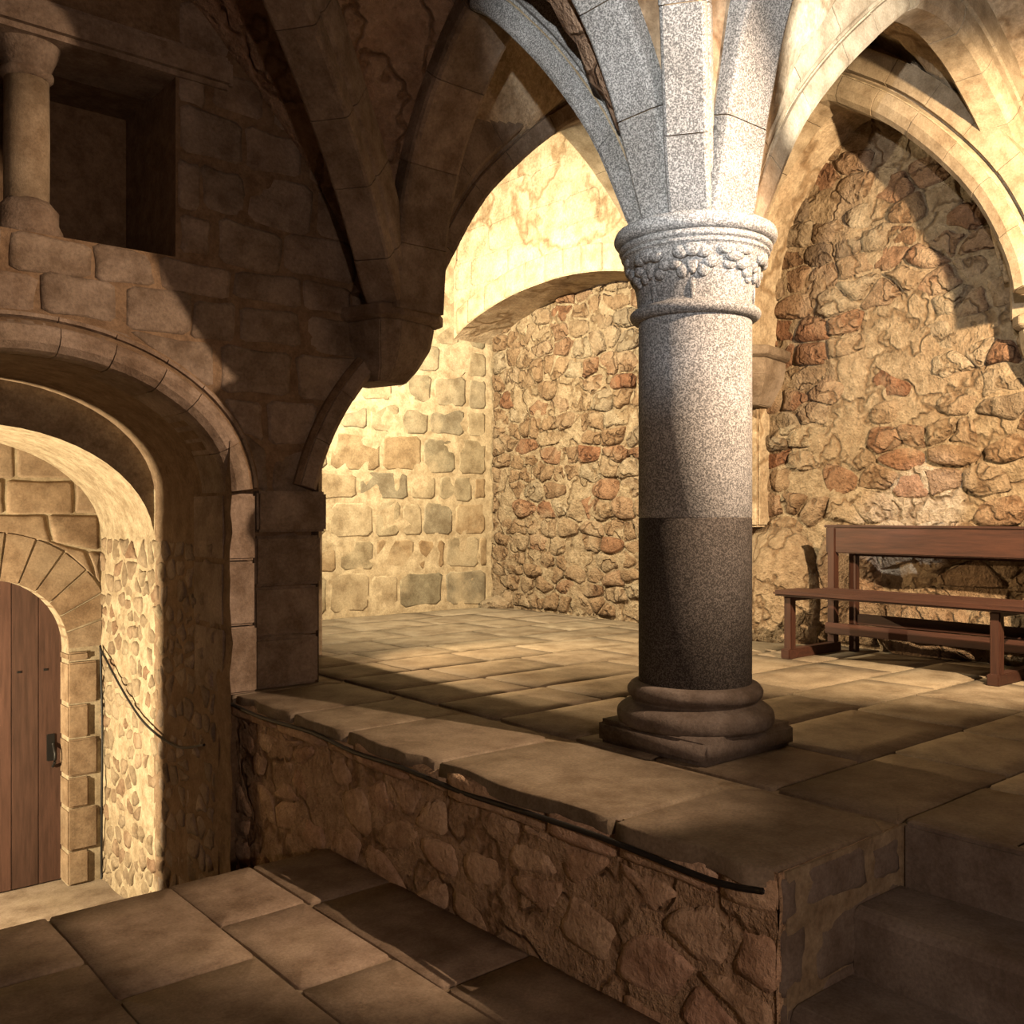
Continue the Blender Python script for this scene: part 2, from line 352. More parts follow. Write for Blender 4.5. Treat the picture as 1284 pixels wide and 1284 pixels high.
def arch(name, O, D, pts, sec, nv, mat, label, cat='arch', parent=None, curve=True, mats=None, gap=.005, group=None, smin=-9):
    """voussoirs swept along (s,z) points in the vertical plane through O along D; a recessed mortar core closes the joints"""
    D = Vector((*D, 0)).normalized(); Wv = Vector((D.y, -D.x, 0)); O3 = Vector((O[0], O[1], 0))
    root = parent or empty(name, (O[0], O[1], pts[0][1]), label, cat, 'thing', group)
    base = Vector((0, 0, 0)) if parent else Vector(root.location)
    P = densify(smooth_line(pts, 6) if curve else pts, .04)
    L = [0]
    for a, b in zip(P, P[1:]): L.append(L[-1]+(b-a).length)
    def at(l):
        l = max(0, min(L[-1], l))
        for i in range(len(L)-1):
            if l <= L[i+1]+1e-9:
                t = (l-L[i])/(L[i+1]-L[i]+1e-9); p = P[i].lerp(P[i+1], t)
                a = P[max(0, i-1)]; b = P[min(len(P)-1, i+2)]; tg = (b-a).normalized()
                return p, Vector((-tg.y, tg.x))
    def section(l, sc, inset=0, dr=0, dw=0):
        p, n = at(l); out = []
        for w, r in sec:
            ww = (w-math.copysign(min(abs(w), inset), w))*sc+dw; rr = r+(inset if r < .3 else 0)+dr
            q = O3+D*max(smin, p.x+n.x*rr)+Wv*ww; out.append(tuple(Vector((q.x, q.y, p.y+n.y*rr))-base))
        return out
    m = len(sec)
    def seg(l0, l1, k, inset=0, jit=0):
        v = []; f = []; dr, dw = R.uniform(-jit, jit), R.uniform(-jit, jit)
        for i in range(k+1): v += section(lerp(l0, l1, i/k), 1, inset, dr, dw)
        for i in range(k):
            for j in range(m):
                jj = (j+1) % m; f.append((i*m+j, i*m+jj, (i+1)*m+jj, (i+1)*m+j))
        f.append(tuple(range(m))[::-1]); f.append(tuple(range(k*m, k*m+m)))
        return v, f
    v, f = seg(0, L[-1], max(8, nv*3), .012)
    link('mortar_core', v, f, M['joint'] if mat is not M['dark'] else M['darkmortar'], root, False)
    cuts = [L[-1]*(i+(R.uniform(-.12, .12) if 0 < i < nv else 0))/nv for i in range(nv+1)]
    for i, (a, b) in enumerate(zip(cuts, cuts[1:])):
        v, f = seg(a+gap/2, b-gap/2, 4, 0, .0025)
        o = link('voussoir', v, f, mats(i, nv) if mats else mat, root, False)
        bm = bmesh.new(); bm.from_mesh(o.data); bmesh.ops.recalc_face_normals(bm, faces=bm.faces); bm.to_mesh(o.data); bm.free()
    return root
def strip_wall(name, xs, ivals, y0, y1, mat, axis='x', parent=None):
    """slab from plane y0 to y1 made of vertical strips; ivals(x) gives the solid z-intervals"""
    mb = MB()
    for a, b in zip(xs, xs[1:]):
        if b-a < 1e-6: continue
        for (l0, h0), (l1, h1) in zip(ivals(a+1e-5), ivals(b-1e-5)):
            if h0-l0 < .002 and h1-l1 < .002: continue
            vs = [(a, y0, l0), (b, y0, l1), (b, y1, l1), (a, y1, l0), (a, y0, h0), (b, y0, h1), (b, y1, h1), (a, y1, h0)]
            if axis == 'y': vs = [(p[1], p[0], p[2]) for p in vs]
            mb.add(vs, [(0,3,2,1),(4,5,6,7),(0,1,5,4),(1,2,6,5),(2,3,7,6),(3,0,4,7)])
    return mb.build(name, mat, parent)
def arange(a, b, st):
    n = max(1, math.ceil((b-a)/st-1e-9)); return [lerp(a, b, i/n) for i in range(n+1)]

# ------------------------------------------------------------------ heights of vault and arches
CX, CY = 3.335, 2.715; BY = 5.03; RX = 6.42; FY = .43
PA = [(0, 2.6), (.2, 2.85), (.29, 2.95), (.56, 3.36), (.9, 3.74), (1.3, 4.10), (1.66, 4.36)]
PB = [(0, 2.6), (.2, 2.85), (.27, 2.95), (.48, 3.36), (.78, 3.78), (1.15, 4.2), (1.4, 4.36)]
PC = [(0, 2.75), (.10, 3.2), (.22, 3.78), (.38, 4.02), (.6, 4.22), (.85, 4.40), (1.16, 4.54)]   # back bay: stilted, clears the wall arch
PD = [(0, 2.6), (.19, 2.85), (.23, 2.95), (.31, 3.36), (.43, 3.77), (.66, 4.07), (1.15, 4.27)]              # steep arches beside the steps
PR = [(0, 2.8), (.04, 3.3), (.16, 3.66), (.41, 3.91), (.78, 4.14), (1.2, 4.26), (1.66, 4.33)]              # right half, on the wall corbels
PAs, PBs, PCs, PDs, PRs = (smooth_line(q, 5) for q in (PA, PB, PC, PD, PR))
def hA(x, x0, x1):
    s = min(x-x0, x1-x); k = 1.66/((x1-x0)/2) if (x1-x0)/2 > 1.66 else 1
    return interp(PRs if x0 == CX and x1-x < x-x0 else PAs, max(0, s*k))
def hB(y, y0, y1, tall=False):
    s = min(y-y0, y1-y); return interp(PCs if tall else PDs if y0 == FY else PBs, max(0, s))
XB = [(-3.3, 0), (0.0, CX), (CX, RX)]; YB = [(-1.85, FY), (FY, CY), (CY, BY)]
def vault_z(x, y):
    for x0, x1 in XB:
        if x0-1e-6 <= x <= x1+1e-6:
            for y0, y1 in YB:
                if y0-1e-6 <= y <= y1+1e-6: return max(hA(x, x0, x1), hB(y, y0, y1))
    return 4.6
# ------------------------------------------------------------------ floors
floor = empty('floor', (0, 0, 0), 'upper floor of worn stone slabs around the column and bench', 'floor', 'structure')
mb = MB(); mb.box((2.36, 1.59, -.3), (6.7, 8.3, .588)); mb.box((3.0, -2.2, -.3), (6.7, 1.59, .588)); mb.build('floor_bed', M['slabjoint'], floor)
F_UP = (Vector((0, 0, .590)), Vector((1, 0, 0)), Vector((0, 1, 0)), Vector((0, 0, 1)))
def slabs(parent, fr, x0, x1, y0, y1, rw, ln, h=.012, axis='y', keep=None, gap=.004, mat='slab'):
    a = (y0 if axis == 'x' else x0); end = (y1 if axis == 'x' else x1)
    while a < end-.05:
        w = min(R.uniform(*rw), end-a)
        if end-a-w < .15: w = end-a
        b0, b1 = (x0, x1) if axis == 'x' else (y0, y1); b = b0-R.uniform(0, .4)
        while b < b1:
            l = R.uniform(*ln); j = lambda: R.uniform(-.006, .006)
            p = [(b+j(), a+j()), (b+l+j(), a+j()), (b+l+j(), a+w+j()), (b+j(), a+w+j())]
            if axis == 'y': p = [(q[1], q[0]) for q in p]
            p = clip_rect(p, x0, x1, y0, y1)
            if len(p) > 2 and area(p) > .01:
                c = (sum(q[0] for q in p)/len(p), sum(q[1] for q in p)/len(p))
                if (keep is None or keep(*c)):
                    stone(parent, 'slab', p, fr, M[mat], gap, h+R.uniform(-.0012, .0012), .05, .004, .05, .0015, .02, .010)
            b += l
        a += w
def seen_floor(z): return lambda x, y: inframe((x, y, z), 180)
slabs(floor, F_UP, 3.0, 6.66, 1.6, 8.2, (.42, .62), (.55, 1.1), axis='x', keep=seen_floor(.6))
slabs(floor, F_UP, 3.02, 6.66, -.6, 1.6, (.5, .75), (.6, 1.1), axis='x', keep=seen_floor(.6))
# broad edge slabs of the ledge, ragged along the front
yy = 1.59
for l in (.62, .98, .72, .52, .66, .60):
    y1 = min(5.2, yy+l); n = 7
    fr_ = [(2.292+R.uniform(-.02, .022), lerp(y1, yy, k/n)) for k in range(n+1)]
    if yy < 1.6: fr_[-1] = (2.33, 1.6)
    p = fr_+[(2.98, yy), (2.98, y1)]
    p = [(a, b) for a, b in p]
    (cx, cy), v, f = stone_geo(p, .004, .014, .05, .004, .042, .12, .004)
    link('edge_slab', v, f, M['slab'], floor, True, (cx, cy, .588)); yy = y1
low = empty('floor', (0, 0, 0), 'lower floor of large flagstones below the ledge', 'floor', 'structure')
mb = MB(); mb.box((-3.2, -2.4, -1.3), (2.4, 4.12, -.012)); mb.build('floor_bed', M['slabjoint'], low)
F_LO = (Vector((0, 0, -.012)), Vector((1, 0, 0)), Vector((0, 1, 0)), Vector((0, 0, 1)))
slabs(low, F_LO, .2, 2.33, 1.2, 4.14, (.36, .52), (.5, .95), axis='y', keep=seen_floor(0), gap=.003, mat='slab_low')
pit = MB(); pit.box((-.4, 4.1, -1.4), (2.5, 7.6, -1.0))
tag(pit.build('floor', M['slab_low']), 'sunken passage floor in front of the wooden door', 'floor', 'structure')
# ------------------------------------------------------------------ steps
for i, (x0, x1, z1, lab) in enumerate(((2.70, 2.985, .40, 'upper worn stone step between the ledge end and the upper floor'), (2.37, 2.69, .20, 'lower worn stone step at the foot of the ledge end'))):
    mb = MB(); n = 14; y0_, y1_ = -1.3, 1.585
    o = None
    vs = []; sec = [(x0, 0), (x0, z1-.03), (x0+.012, z1-.008), (x0+.035, z1), (x1, z1), (x1, 0)]
    for k in range(n+1):
        y = lerp(y0_, y1_, k/n); vs += [(x+(.006*noise.noise((x*3, y*3, i))), y, z+(.006*noise.noise((y*4, x*3, 7)) if z > .1 else 0)) for x, z in sec]
    m = len(sec); fs = [(k*m+j, k*m+(j+1) % m, (k+1)*m+(j+1) % m, (k+1)*m+j) for k in range(n) for j in range(m)]+[tuple(range(m)), tuple(range(n*m, n*m+m))[::-1]]
    mb.add(vs, fs); tag(mb.build('stone_step', M['stair']), lab, 'step')
mb = MB(); mb.box((2.992, -1.3, .0), (3.05, 1.585, .603)); tag(mb.build('step_riser', M['stair'], None, False, .012), 'dark stone riser slab edging the upper floor above the steps', 'step')
# ------------------------------------------------------------------ ledge wall
ledge = rough_sheet('wall_ledge', frame((2.335, 0, 0), (0, -1, 0), (-1, 0, 0)), -5.3, -1.60, -1.05, .59, .05, .016, M['ledgemortar'])
tag(ledge, 'low rubble wall under the ledge, facing the lower floor', 'wall', 'structure')
FL = frame((2.335, 0, 0), (0, -1, 0), (-1, 0, 0))
for p in voronoi(-5.2, -1.6, -1.0, .47, lambda a, b: .15, 1.6):
    if area(p) < .008: continue
    c = (sum(q[0] for q in p)/len(p), sum(q[1] for q in p)/len(p))
    if -c[0] < 4.1 and c[1] < -.05: continue
    if R.random() < .36: continue
    stone(ledge, 'stone', p, FL, M['ledge'], R.uniform(.012, .03), R.uniform(.002, .014), .4, .022, .25, .05)
for p in rows([.47, .575], -5.15, -1.62, .25, .6, .012):
    p = clip_rect(p, -5.2, -1.6, .4, .6)
    if len(p) > 2: stone(ledge, 'coping_stone', p, FL, M['ledge'], .006, R.uniform(.02, .045), .2, .012, .2, .05)
LE = frame((0, 1.60, 0), (1, 0, 0), (0, -1, 0))
rough_sheet('end_face', LE, 2.33, 3.0, 0, .59, .05, .010, M['ledgemortar'], ledge)
for p in rows([.0, .22, .44, .58], 2.34, 3.0, .28, .42, .015):
    p = clip_rect(p, 2.335, 3.0, 0, .585)
    if len(p) > 2 and area(p) > .01: stone(ledge, 'stone', p, LE, M['stair'], .008, .012, .3, .01, .2, .03)
pts = smooth_line([(2.272+.008*math.sin(k*2.1), y, z) for k, (y, z) in enumerate(((1.61, .552), (1.8, .527), (2.2, .545), (2.6, .535), (3.0, .522), (3.4, .54), (3.8, .53), (4.2, .548), (4.7, .54), (5.1, .55)))], 5)
v, f = tube(pts, .010); tag(link('power_cable', v, f, M['cable']), 'black cable running along the ledge wall below its edge slabs', 'cable')

# ------------------------------------------------------------------ right rubble wall
FR = frame((6.67, 0, 0), (0, -1, 0), (-1, 0, 0))
wr = rough_sheet('wall_right', FR, -8.3, 1.5, .55, 5.3, .045, .022, M['mortar'], None, 7)
tag(wr, 'rough rubble wall behind the bench and the back bay', 'wall', 'structure')
cells = voronoi(-8.22, -1.9, .62, 4.75, lambda a, b: (.165 if a < -4.7 else .195)*(1.25 if b < 1.5 and a > -4.4 else 1), 1.5, .30)
cand = []
for p in cells:
    c = (sum(q[0] for q in p)/len(p), sum(q[1] for q in p)/len(p)); w = (6.67, -c[0], c[1])
    if not inframe(w, 20) or area(p) < .004: continue
    if -c[0] > 4.75 and c[1] > 3.95: continue
    if R.random() < (.10 if -c[0] > 4.75 else .20): continue
    cand.append((area(p)/proj(w)[2]**2, p, dict(gap=R.uniform(.006, .016), h=R.choice((.006, .012, .02, .03, .045)), dome=.2, wob=.025, tilt=.12)))
cand.sort(key=lambda t: -t[0])
for k, (s, p, d) in enumerate(cand[:300]): stone(wr, 'stone', p, FR, M['rubble'], **d)
if cand[300:]: stones_merged(wr, 'small_stones', [(p, d) for s, p, d in cand[300:]], FR, M['rubble'])
def boulder(parent, name, c, r, mat, seed, sub=3, amp=.25):
    bm = bmesh.new(); bmesh.ops.create_icosphere(bm, subdivisions=sub, radius=1)
    for q in bm.verts:
        d = 1+amp*noise.noise(q.co*1.3+Vector((seed, 3, 1)))+amp*.35*noise.noise(q.co*4+Vector((seed, 9, 1)))
        q.co = Vector((q.co.x*r[0]*d, q.co.y*r[1]*d, q.co.z*r[2]*d))
    me = bpy.data.meshes.new(name); bm.to_mesh(me); bm.free(); me.materials.append(mat)
    me.polygons.foreach_set('use_smooth', [True]*len(me.polygons))
    o = bpy.data.objects.new(name, me); C.objects.link(o); o.location = c; o.parent = parent; return o
boulder(wr, 'rock', (6.70, 4.55, .95), (.34, .42, .60), M['rubble'], 2.0)
boulder(wr, 'rock', (6.72, 3.95, 1.12), (.16, .30, .36), M['rubble'], 5.0)
boulder(wr, 'rock', (6.72, 3.35, .78), (.18, .42, .26), M['rubble'], 8.0)
boulder(wr, 'rock', (6.72, 2.7, .80), (.17, .35, .25), M['rubble'], 11.0)
boulder(wr, 'rock', (6.70, 8.1, .62), (.25, .22, .10), M['rubble'], 14.0)
# pilaster strip under the middle corbel
mb = MB(); mb.box((6.52, 4.66, 1.5), (6.75, 4.95, 2.6)); mb.build('pilaster', M['plaster'], wr, False, .02)
# upper thickness of the right wall: wall arch on the right, low segmental arch on the left
FA = smooth_line([(2.50, 2.93), (2.55, 3.15), (2.72, 3.52), (2.95, 3.83), (3.25, 4.14), (3.55, 4.37), (3.8, 4.50), (4.05, 4.35), (4.35, 4.0), (4.55, 3.5), (4.60, 2.93)], 4)
LA = smooth_line([(4.95, 3.30), (5.2, 3.50), (5.76, 3.70), (6.3, 3.79), (6.8, 3.80), (7.4, 3.74), (8.0, 3.58), (8.3, 3.42)], 4)
def up_iv(y):
    if y < 2.5: return [(2.93, 5.3)]
    if y <= 4.6: return [(interp(FA, y)+.03, 5.3)]
    if y < 4.95: return [(2.93, 5.3)]
    return [(interp(LA, y), 5.3)]
ur = strip_wall('wall_right', arange(1.4, 2.5, .3)+[p[0] for p in FA]+[4.6]+[p[0] for p in LA], up_iv, 6.15, 6.72, M['plaster'], 'y')
tag(ur, 'pale upper wall over the low arch and the wall arch in the right bay', 'wall', 'structure')
FU = frame((6.15, 0, 0), (0, -1, 0), (-1, 0, 0))
for p in rows([3.95, 4.25, 4.55, 4.9], -8.2, -5.3, .4, .8, .02):
    p = clip_rect(p, -8.22, -5.2, 3.9, 4.95)
    if len(p) < 3: continue
    c = sum(q[0] for q in p)/len(p)
    stone(ur, 'block', p, FU, M['plaster'], .010, .002, .3, .012, .2, .01)
LV = [(y, z) for y, z in LA if 5.0 < y < 8.25]
for k in range(len(LV)-1):
    (a, za), (b, zb) = LV[k], LV[k+1]
    if k % 2: continue
    b, zb = LV[min(k+2, len(LV)-1)]
    p = [(-b, zb), (-a, za), (-a, za+.26), (-b, zb+.26)]
    stone(ur, 'arch_block', p, FU, M['joint'], .005, .012, .1, .004, .08, .0)
arch('wall_arch', (6.16, 0), (0, 1), FA, ROLL, 12, M['archstone'], 'moulded tan wall arch over the rubble wall behind the bench', curve=False)

# ------------------------------------------------------------------ back wall (tall ashlar)
FB = frame((0, 8.24, 0), (1, 0, 0), (0, -1, 0))
wb = rough_sheet('wall_back', FB, 2.8, 6.75, .55, 5.3, .12, .006, M['joint'])
tag(wb, 'bright wall of pale coursed blocks in the back bay', 'wall', 'structure')
zs = [.62, 1.03, 1.37, 1.735, 2.03, 2.41, 2.73, 3.07, 3.37, 3.67, 4.0]
for p in rows(zs, 4.3, 6.66, .26, .62, .02):
    p = clip_rect(p, 4.2, 6.60, .6, 4.1)
    if len(p) > 2 and area(p) > .015: stone(wb, 'block', p, FB, M['ashlar'], R.uniform(.018, .036), R.uniform(.0006, .0022), .5, .018, .24, .004)
# ------------------------------------------------------------------ dark wall with the archway (left) and its pier
HA = smooth_line([(2.80, 1.74), (2.87, 1.95), (2.97, 2.16), (3.12, 2.38), (3.32, 2.59), (3.55, 2.73)], 4)
EC, EA, EZ, ER = 1.225, 1.0, 1.72, .66
def ell(x, a=EA, r=ER, z=EZ): return z+r*math.sqrt(max(0, 1-((x-EC)/a)**2))
def lw_iv(x):
    top = 4.75
    if x < .225: base = [(-1.2, 2.99)]
    elif x < 2.225: base = [(ell(x), 2.99)]
    elif x < 2.80: return [(-1.2, 2.99), (2.99, top)]
    else: return [(interp(HA, x), 2.99), (2.99, top if x < 3.45 else 3.3)]
    if .5 < x < 1.985: return base+[(3.97, top)]
    return base+[(2.99, top)]
xs = sorted(set(arange(-2.5, .225, .4)+[.225]+[EC-EA*math.cos(math.pi*k/28) for k in range(29)]+[.5, 1.985, 2.225, 2.80]+[p[0] for p in HA]+[3.45]))
wl = strip_wall('wall_left', xs, lw_iv, 5.165, 6.15, M['darkmortar'])
tag(wl, 'dark block wall with the round archway and the small window opening', 'wall', 'structure')
mb = MB(); mb.add([(2.85, 5.165, -1), (2.85, 6.15, -1), (3.37, 6.15, -1), (2.85, 5.165, 1.74), (2.85, 6.15, 1.74), (3.37, 6.15, 2.6), (3.3, 6.15, -1), (3.3, 6.15, 2.6)],
      [(0, 1, 2), (3, 5, 4), (0, 2, 5, 3), (1, 4, 5, 2), (0, 3, 4, 1)]); mb.build('pier_splay', M['darkmortar'], wl)
mb = MB(); mb.box((2.3, 6.15, -1.2), (3.42, 8.4, 5.3)); mb.build('side_pier', M['joint'], wl)
mb = MB(); mb.box((.4, 5.95, 2.99), (2.1, 6.14, 3.99)); mb.build('niche_back', M['darkmortar'], wl)
FW = frame((0, 5.165, 0), (1, 0, 0), (0, -1, 0))
zr = [.6, .9, 1.2, 1.5, 1.72, 2.0, 2.27, 2.56, 2.80, 2.99]
def wall_blocks(p, **kw):
    c = (sum(q[0] for q in p)/len(p), sum(q[1] for q in p)/len(p))
    inside = lambda x, z: (abs(x-EC) < EA+.21 and z < EZ) or (z >= EZ and ((x-EC)/(EA+.21))**2+((z-EZ)/(ER+.20))**2 < 1)
    if all(inside(*q) for q in p): return
    q2 = []
    for x, z in p:                                   # push corners out of the archway onto the archivolt's outer line
        if inside(x, z):
            if z < EZ: x = EC+(EA+.22)*(1 if x > EC else -1)
            else:
                k = math.sqrt(((x-EC)/(EA+.22))**2+((z-EZ)/(ER+.21))**2)+1e-4; x, z = EC+(x-EC)/k, EZ+(z-EZ)/k
        if x > 2.75:
            lim = 2.79 if z < 1.74 else min(3.42, [a for a, b in HA if b <= z+.02][-1]-.02)
            x = min(x, lim)
        q2.append((x, z))
    if area(q2) > .012: stone(wl, 'block', q2, FW, M['dark'], R.uniform(.010, .02), R.uniform(.003, .010), .4, .012, .2, .03)
for p in rows(zr, -.1, 3.5, .28, .62, .02): wall_blocks(p)
for p in rows([2.995, 3.25, 3.55, 3.83, 4.1, 4.4], 2.0, 3.2, .24, .5, .025):
    p = clip_rect(p, 1.99, 3.2, 2.9, 4.5)
    if len(p) > 2 and area(p) > .015: stone(wl, 'block', p, FW, M['dark'], R.uniform(.012, .03), R.uniform(.003, .010), .4, .015, .22, .03)
mb = MB(); mb.box((.3, 5.11, 3.96), (2.3, 5.6, 4.14)); mb.build('lintel', M['dark'], wl, False, .03)
mb = MB(); mb.box((2.42, 5.08, 1.50), (2.86, 5.4, 1.735)); mb.build('impost_block', M['dark'], wl, False, .015)
# archivolt roll round the archway and the jamb blocks under it
AV = [(EC+EA*1.0*math.cos(t), EZ+ER*math.sin(t)) for t in [math.pi-math.pi*k/30 for k in range(31)]]
AVS = [(-.01, .20), (-.055, .195), (-.06, .175), (-.03, .165), (-.075, .150), (-.11, .125), (-.125, .085), (-.115, .045), (-.085, .012), (-.05, .0), (.25, 0), (.25, .20)]
arch('archivolt', (0, 5.13), (1, 0), AV, [(-w, r) for w, r in AVS], 11, M['dark'], '', parent=wl, curve=False)
z = .6
while z < 1.70:
    h = min(R.uniform(.26, .42), 1.72-z)
    if 1.72-z-h < .12: h = 1.72-z
    mb = MB(); mb.box((2.215+R.uniform(0, .008), 5.075+R.uniform(0, .01), z+.004), (2.415+R.uniform(-.02, .02), 5.5, z+h-.004)); mb.build('jamb_block', M['dark'], wl, False, .012); z += h
for z0 in arange(.6, 1.48, .30)[:-1]:
    mb = MB(); mb.box((2.43, 5.135+R.uniform(-.012, .012), z0+.004), (2.85+R.uniform(-.015, .012), 5.6, z0+.29)); mb.build('pier_block', M['dark'], wl, False, .015)
# haunch moulding along the broken arch
arch('haunch', (0, 5.12), (1, 0), HA, [(-.03, .12), (.02, .10), (.035, .03), (.015, 0), (-.25, 0), (-.25, .12)], 4, M['dark'], '', parent=wl, curve=False)
# colonnette in the opening
col0 = empty('colonnette', (1.286, 5.33, 2.99), 'short round stone colonnette standing in the dark window opening', 'column')
v, f = lathe([(.17, 0), (.165, .05), (.15, .08), (.145, .14), (.12, .17), (.105, .19)], 24, .012); link('base', v, f, M['dark'], col0)
v, f = lathe([(.105, .185), (.107, .5), (.104, .80)], 24); link('shaft', v, f, M['archstone'], col0)
v, f = lathe([(.104, .80), (.125, .82), (.125, .84), (.11, .85), (.16, .97), (.17, .985)], 24); link('capital', v, f, M['dark'], col0)
# ------------------------------------------------------------------ passage behind the archway
PE = [(EC+EA*math.cos(math.pi-math.pi*k/28), 1.42+.70*math.sin(math.pi*k/28)) for k in range(29)]
def pv_iv(x): return [(interp(PE, x), 2.9)]
FP = frame((2.225, 0, 0), (0, -1, 0), (-1, 0, 0))
wp = rough_sheet('wall_passage', FP, -7.3, -6.12, -1.05, 2.0, .05, .014, M['passagemortar'])
rough_sheet('shade_toned_reveal', FP, -6.12, -5.0, -1.05, 2.0, .05, .014, M['darkmortar'], wp)  # archway reveal: darker mortar paints in shade up to the lamp's edge
tag(wp, 'lit rubble side wall of the passage leading to the door', 'wall', 'structure')
for p in voronoi(-7.2, -5.2, -1.0, 1.45, lambda a, b: .12, 1.15):
    if area(p) < .004 or R.random() < .18: continue
    stone(wp, 'stone', p, FP, M['passage'] if min(q[0] for q in p) < -6.12 else M['dark'], R.uniform(.010, .025), R.uniform(.003, .014), .4, .012, .25, .06)  # reveal stones get the dark wall material, shade put into their colour
pc = strip_wall('ceiling_passage', [p[0] for p in PE], pv_iv, 6.14, 7.5, M['passagemortar'])
tag(pc, 'rough plastered barrel vault over the passage', 'ceiling', 'structure')
mb = MB(); mb.box((-.9, 4.1, -1.4), (.225, 5.17, -.012)); mb.box((-.9, 6.1, -1.4), (-.6, 7.5, 2.5)); mb.box((-.9, 6.14, 1.45), (.23, 7.5, 1.7)); mb.box((-.9, 7.19, -1.4), (.21, 7.5, 1.6)); tag(mb.build('wall_passage', M['stair']), 'far side wall of the passage, hidden by the archway', 'wall', 'structure')  # unseen pocket, set back to hide the lamp and darkened against its bounce
# door wall
DC, DR, DZ = 1.50, .50, .66
def dw_iv(x):
    top = interp(PE, x)+.2
    if abs(x-DC) < DR: return [(DZ+math.sqrt(max(0, DR*DR-(x-DC)**2)), top)]
    return [(-1.1, top)]
xs = sorted(set([.2]+[DC+DR*math.cos(math.pi*k/20) for k in range(21)]+arange(2.0, 2.3, .1)+[.6, .8]))
wd = strip_wall('wall_door', xs, dw_iv, 7.18, 7.45, M['joint'])
tag(wd, 'brown block wall with the round-headed doorway at the passage end', 'wall', 'structure')
FD = frame((0, 7.18, 0), (1, 0, 0), (0, -1, 0))
VO = .32
for p in rows([.62, .86, 1.10, 1.34, 1.60, 1.84, 2.12], .3, 2.22, .32, .46, .006):
    p = clip_rect(p, .25, 2.215, .6, 2.2)
    if len(p) < 3: continue
    ins = lambda x, z: z >= DZ-.05 and math.hypot(x-DC, z-DZ) < DR+VO+.01
    if all(ins(*q) for q in p): continue
    q2 = []
    for x, z in p:
        if ins(x, z):
            k = (DR+VO+.02)/max(.05, math.hypot(x-DC, z-DZ)); x, z = DC+(x-DC)*k, DZ+(z-DZ)*k
        q2.append((min(x, 2.215), z))
    if area(q2) > .01: stone(wd, 'block', q2, FD, M['doorblock'], .010, .010, .2, .004, .10, .01)
n = 13
for k in range(n):
    t0, t1 = math.pi*k/n+.012, math.pi*(k+1)/n-.012; vs = []
    for yv in (7.165, 7.44):
        for rr, tt in ((DR, t0), (DR, (t0+t1)/2), (DR, t1), (DR+VO, t1), (DR+VO, (t0+t1)/2), (DR+VO, t0)):
            vs.append((min(2.22, DC+rr*math.cos(tt)), yv, DZ+rr*math.sin(tt)))
    link('voussoir', vs, [(5, 4, 3, 2, 1, 0), (6, 7, 8, 9, 10, 11)]+[(i, (i+1) % 6, (i+1) % 6+6, i+6) for i in range(6)], M['doorblock'], wd, False)
z = -1.0; k = 0
while z < .62:
    h = min((.24, .30, .22, .27)[k % 4], .64-z); w = (.14, .20)[k % 2]
    for xo, sg in ((DC+DR-.008, 1), (DC-DR+.008, -1)):
        mb = MB(); xa, xb = sorted((xo, xo+sg*w)); mb.box((xa, 7.155, z+.006), (xb, 7.44, z+h-.006)); mb.build('quoin', M['doorblock'], wd, False, .012)
    z += h; k += 1
door = empty('door_1', (DC, 7.36, -1), 'round-headed brown plank door at the end of the passage', 'door', 'structure')
npl = 6
for k in range(npl):
    a, b = DC-DR-.02+k*(2*DR+.04)/npl, DC-DR-.02+(k+1)*(2*DR+.04)/npl
    tz = lambda x: DZ+1+math.sqrt(max(.0004, (DR+.03)**2-(x-DC)**2))
    top = [(x, tz(x)) for x in [lerp(b-.003, a+.003, i/4) for i in range(5)]]
    o2 = [(a+.003, .01), (b-.003, .01)]+top; m = len(o2)
    vs = [(x-DC, y, z) for y in (-.02, .03) for x, z in o2]
    link('plank', vs, [tuple(range(m)), tuple(range(m, 2*m))[::-1]]+[(i, i+m, (i+1) % m+m, (i+1) % m) for i in range(m)], M['door'], door, False)
for zz in (.25, 1.3):
    mb = MB(); mb.box((-DR, .03, zz), (DR, .06, zz+.1)); mb.build('rail', M['door'], door)
for kx in range(7):
    pass
mb = MB(); mb.box((.40, -.030, .86), (.455, -.018, 1.05)); mb.build('lock_plate', M['iron'], door, False, .004)
v, f = tube(smooth_line([(.44, -.03, .82), (.44, -.075, .86), (.44, -.08, .92), (.44, -.03, .98)], 4), .011); link('handle', v, f, M['iron'], door)
for kx in range(5):
    mb = MB(); mb.box((-.3+kx*.17, -.026, 1.50), (-.275+kx*.17, -.018, 1.515)); mb.build('nail', M['iron'], door)
v, f = tube(smooth_line([(2.205, 7.12, -.98), (2.195, 7.08, -.4), (2.205, 7.1, .1), (2.20, 7.12, .62), (2.19, 7.05, .63), (2.185, 6.6, .42), (2.19, 6.2, .27), (2.195, 5.7, .22), (2.2, 5.3, .3)], 5), .008)
tag(link('passage_cable', v, f, M['cable']), 'thin black cable up the doorway jamb and along the lit passage wall', 'cable')

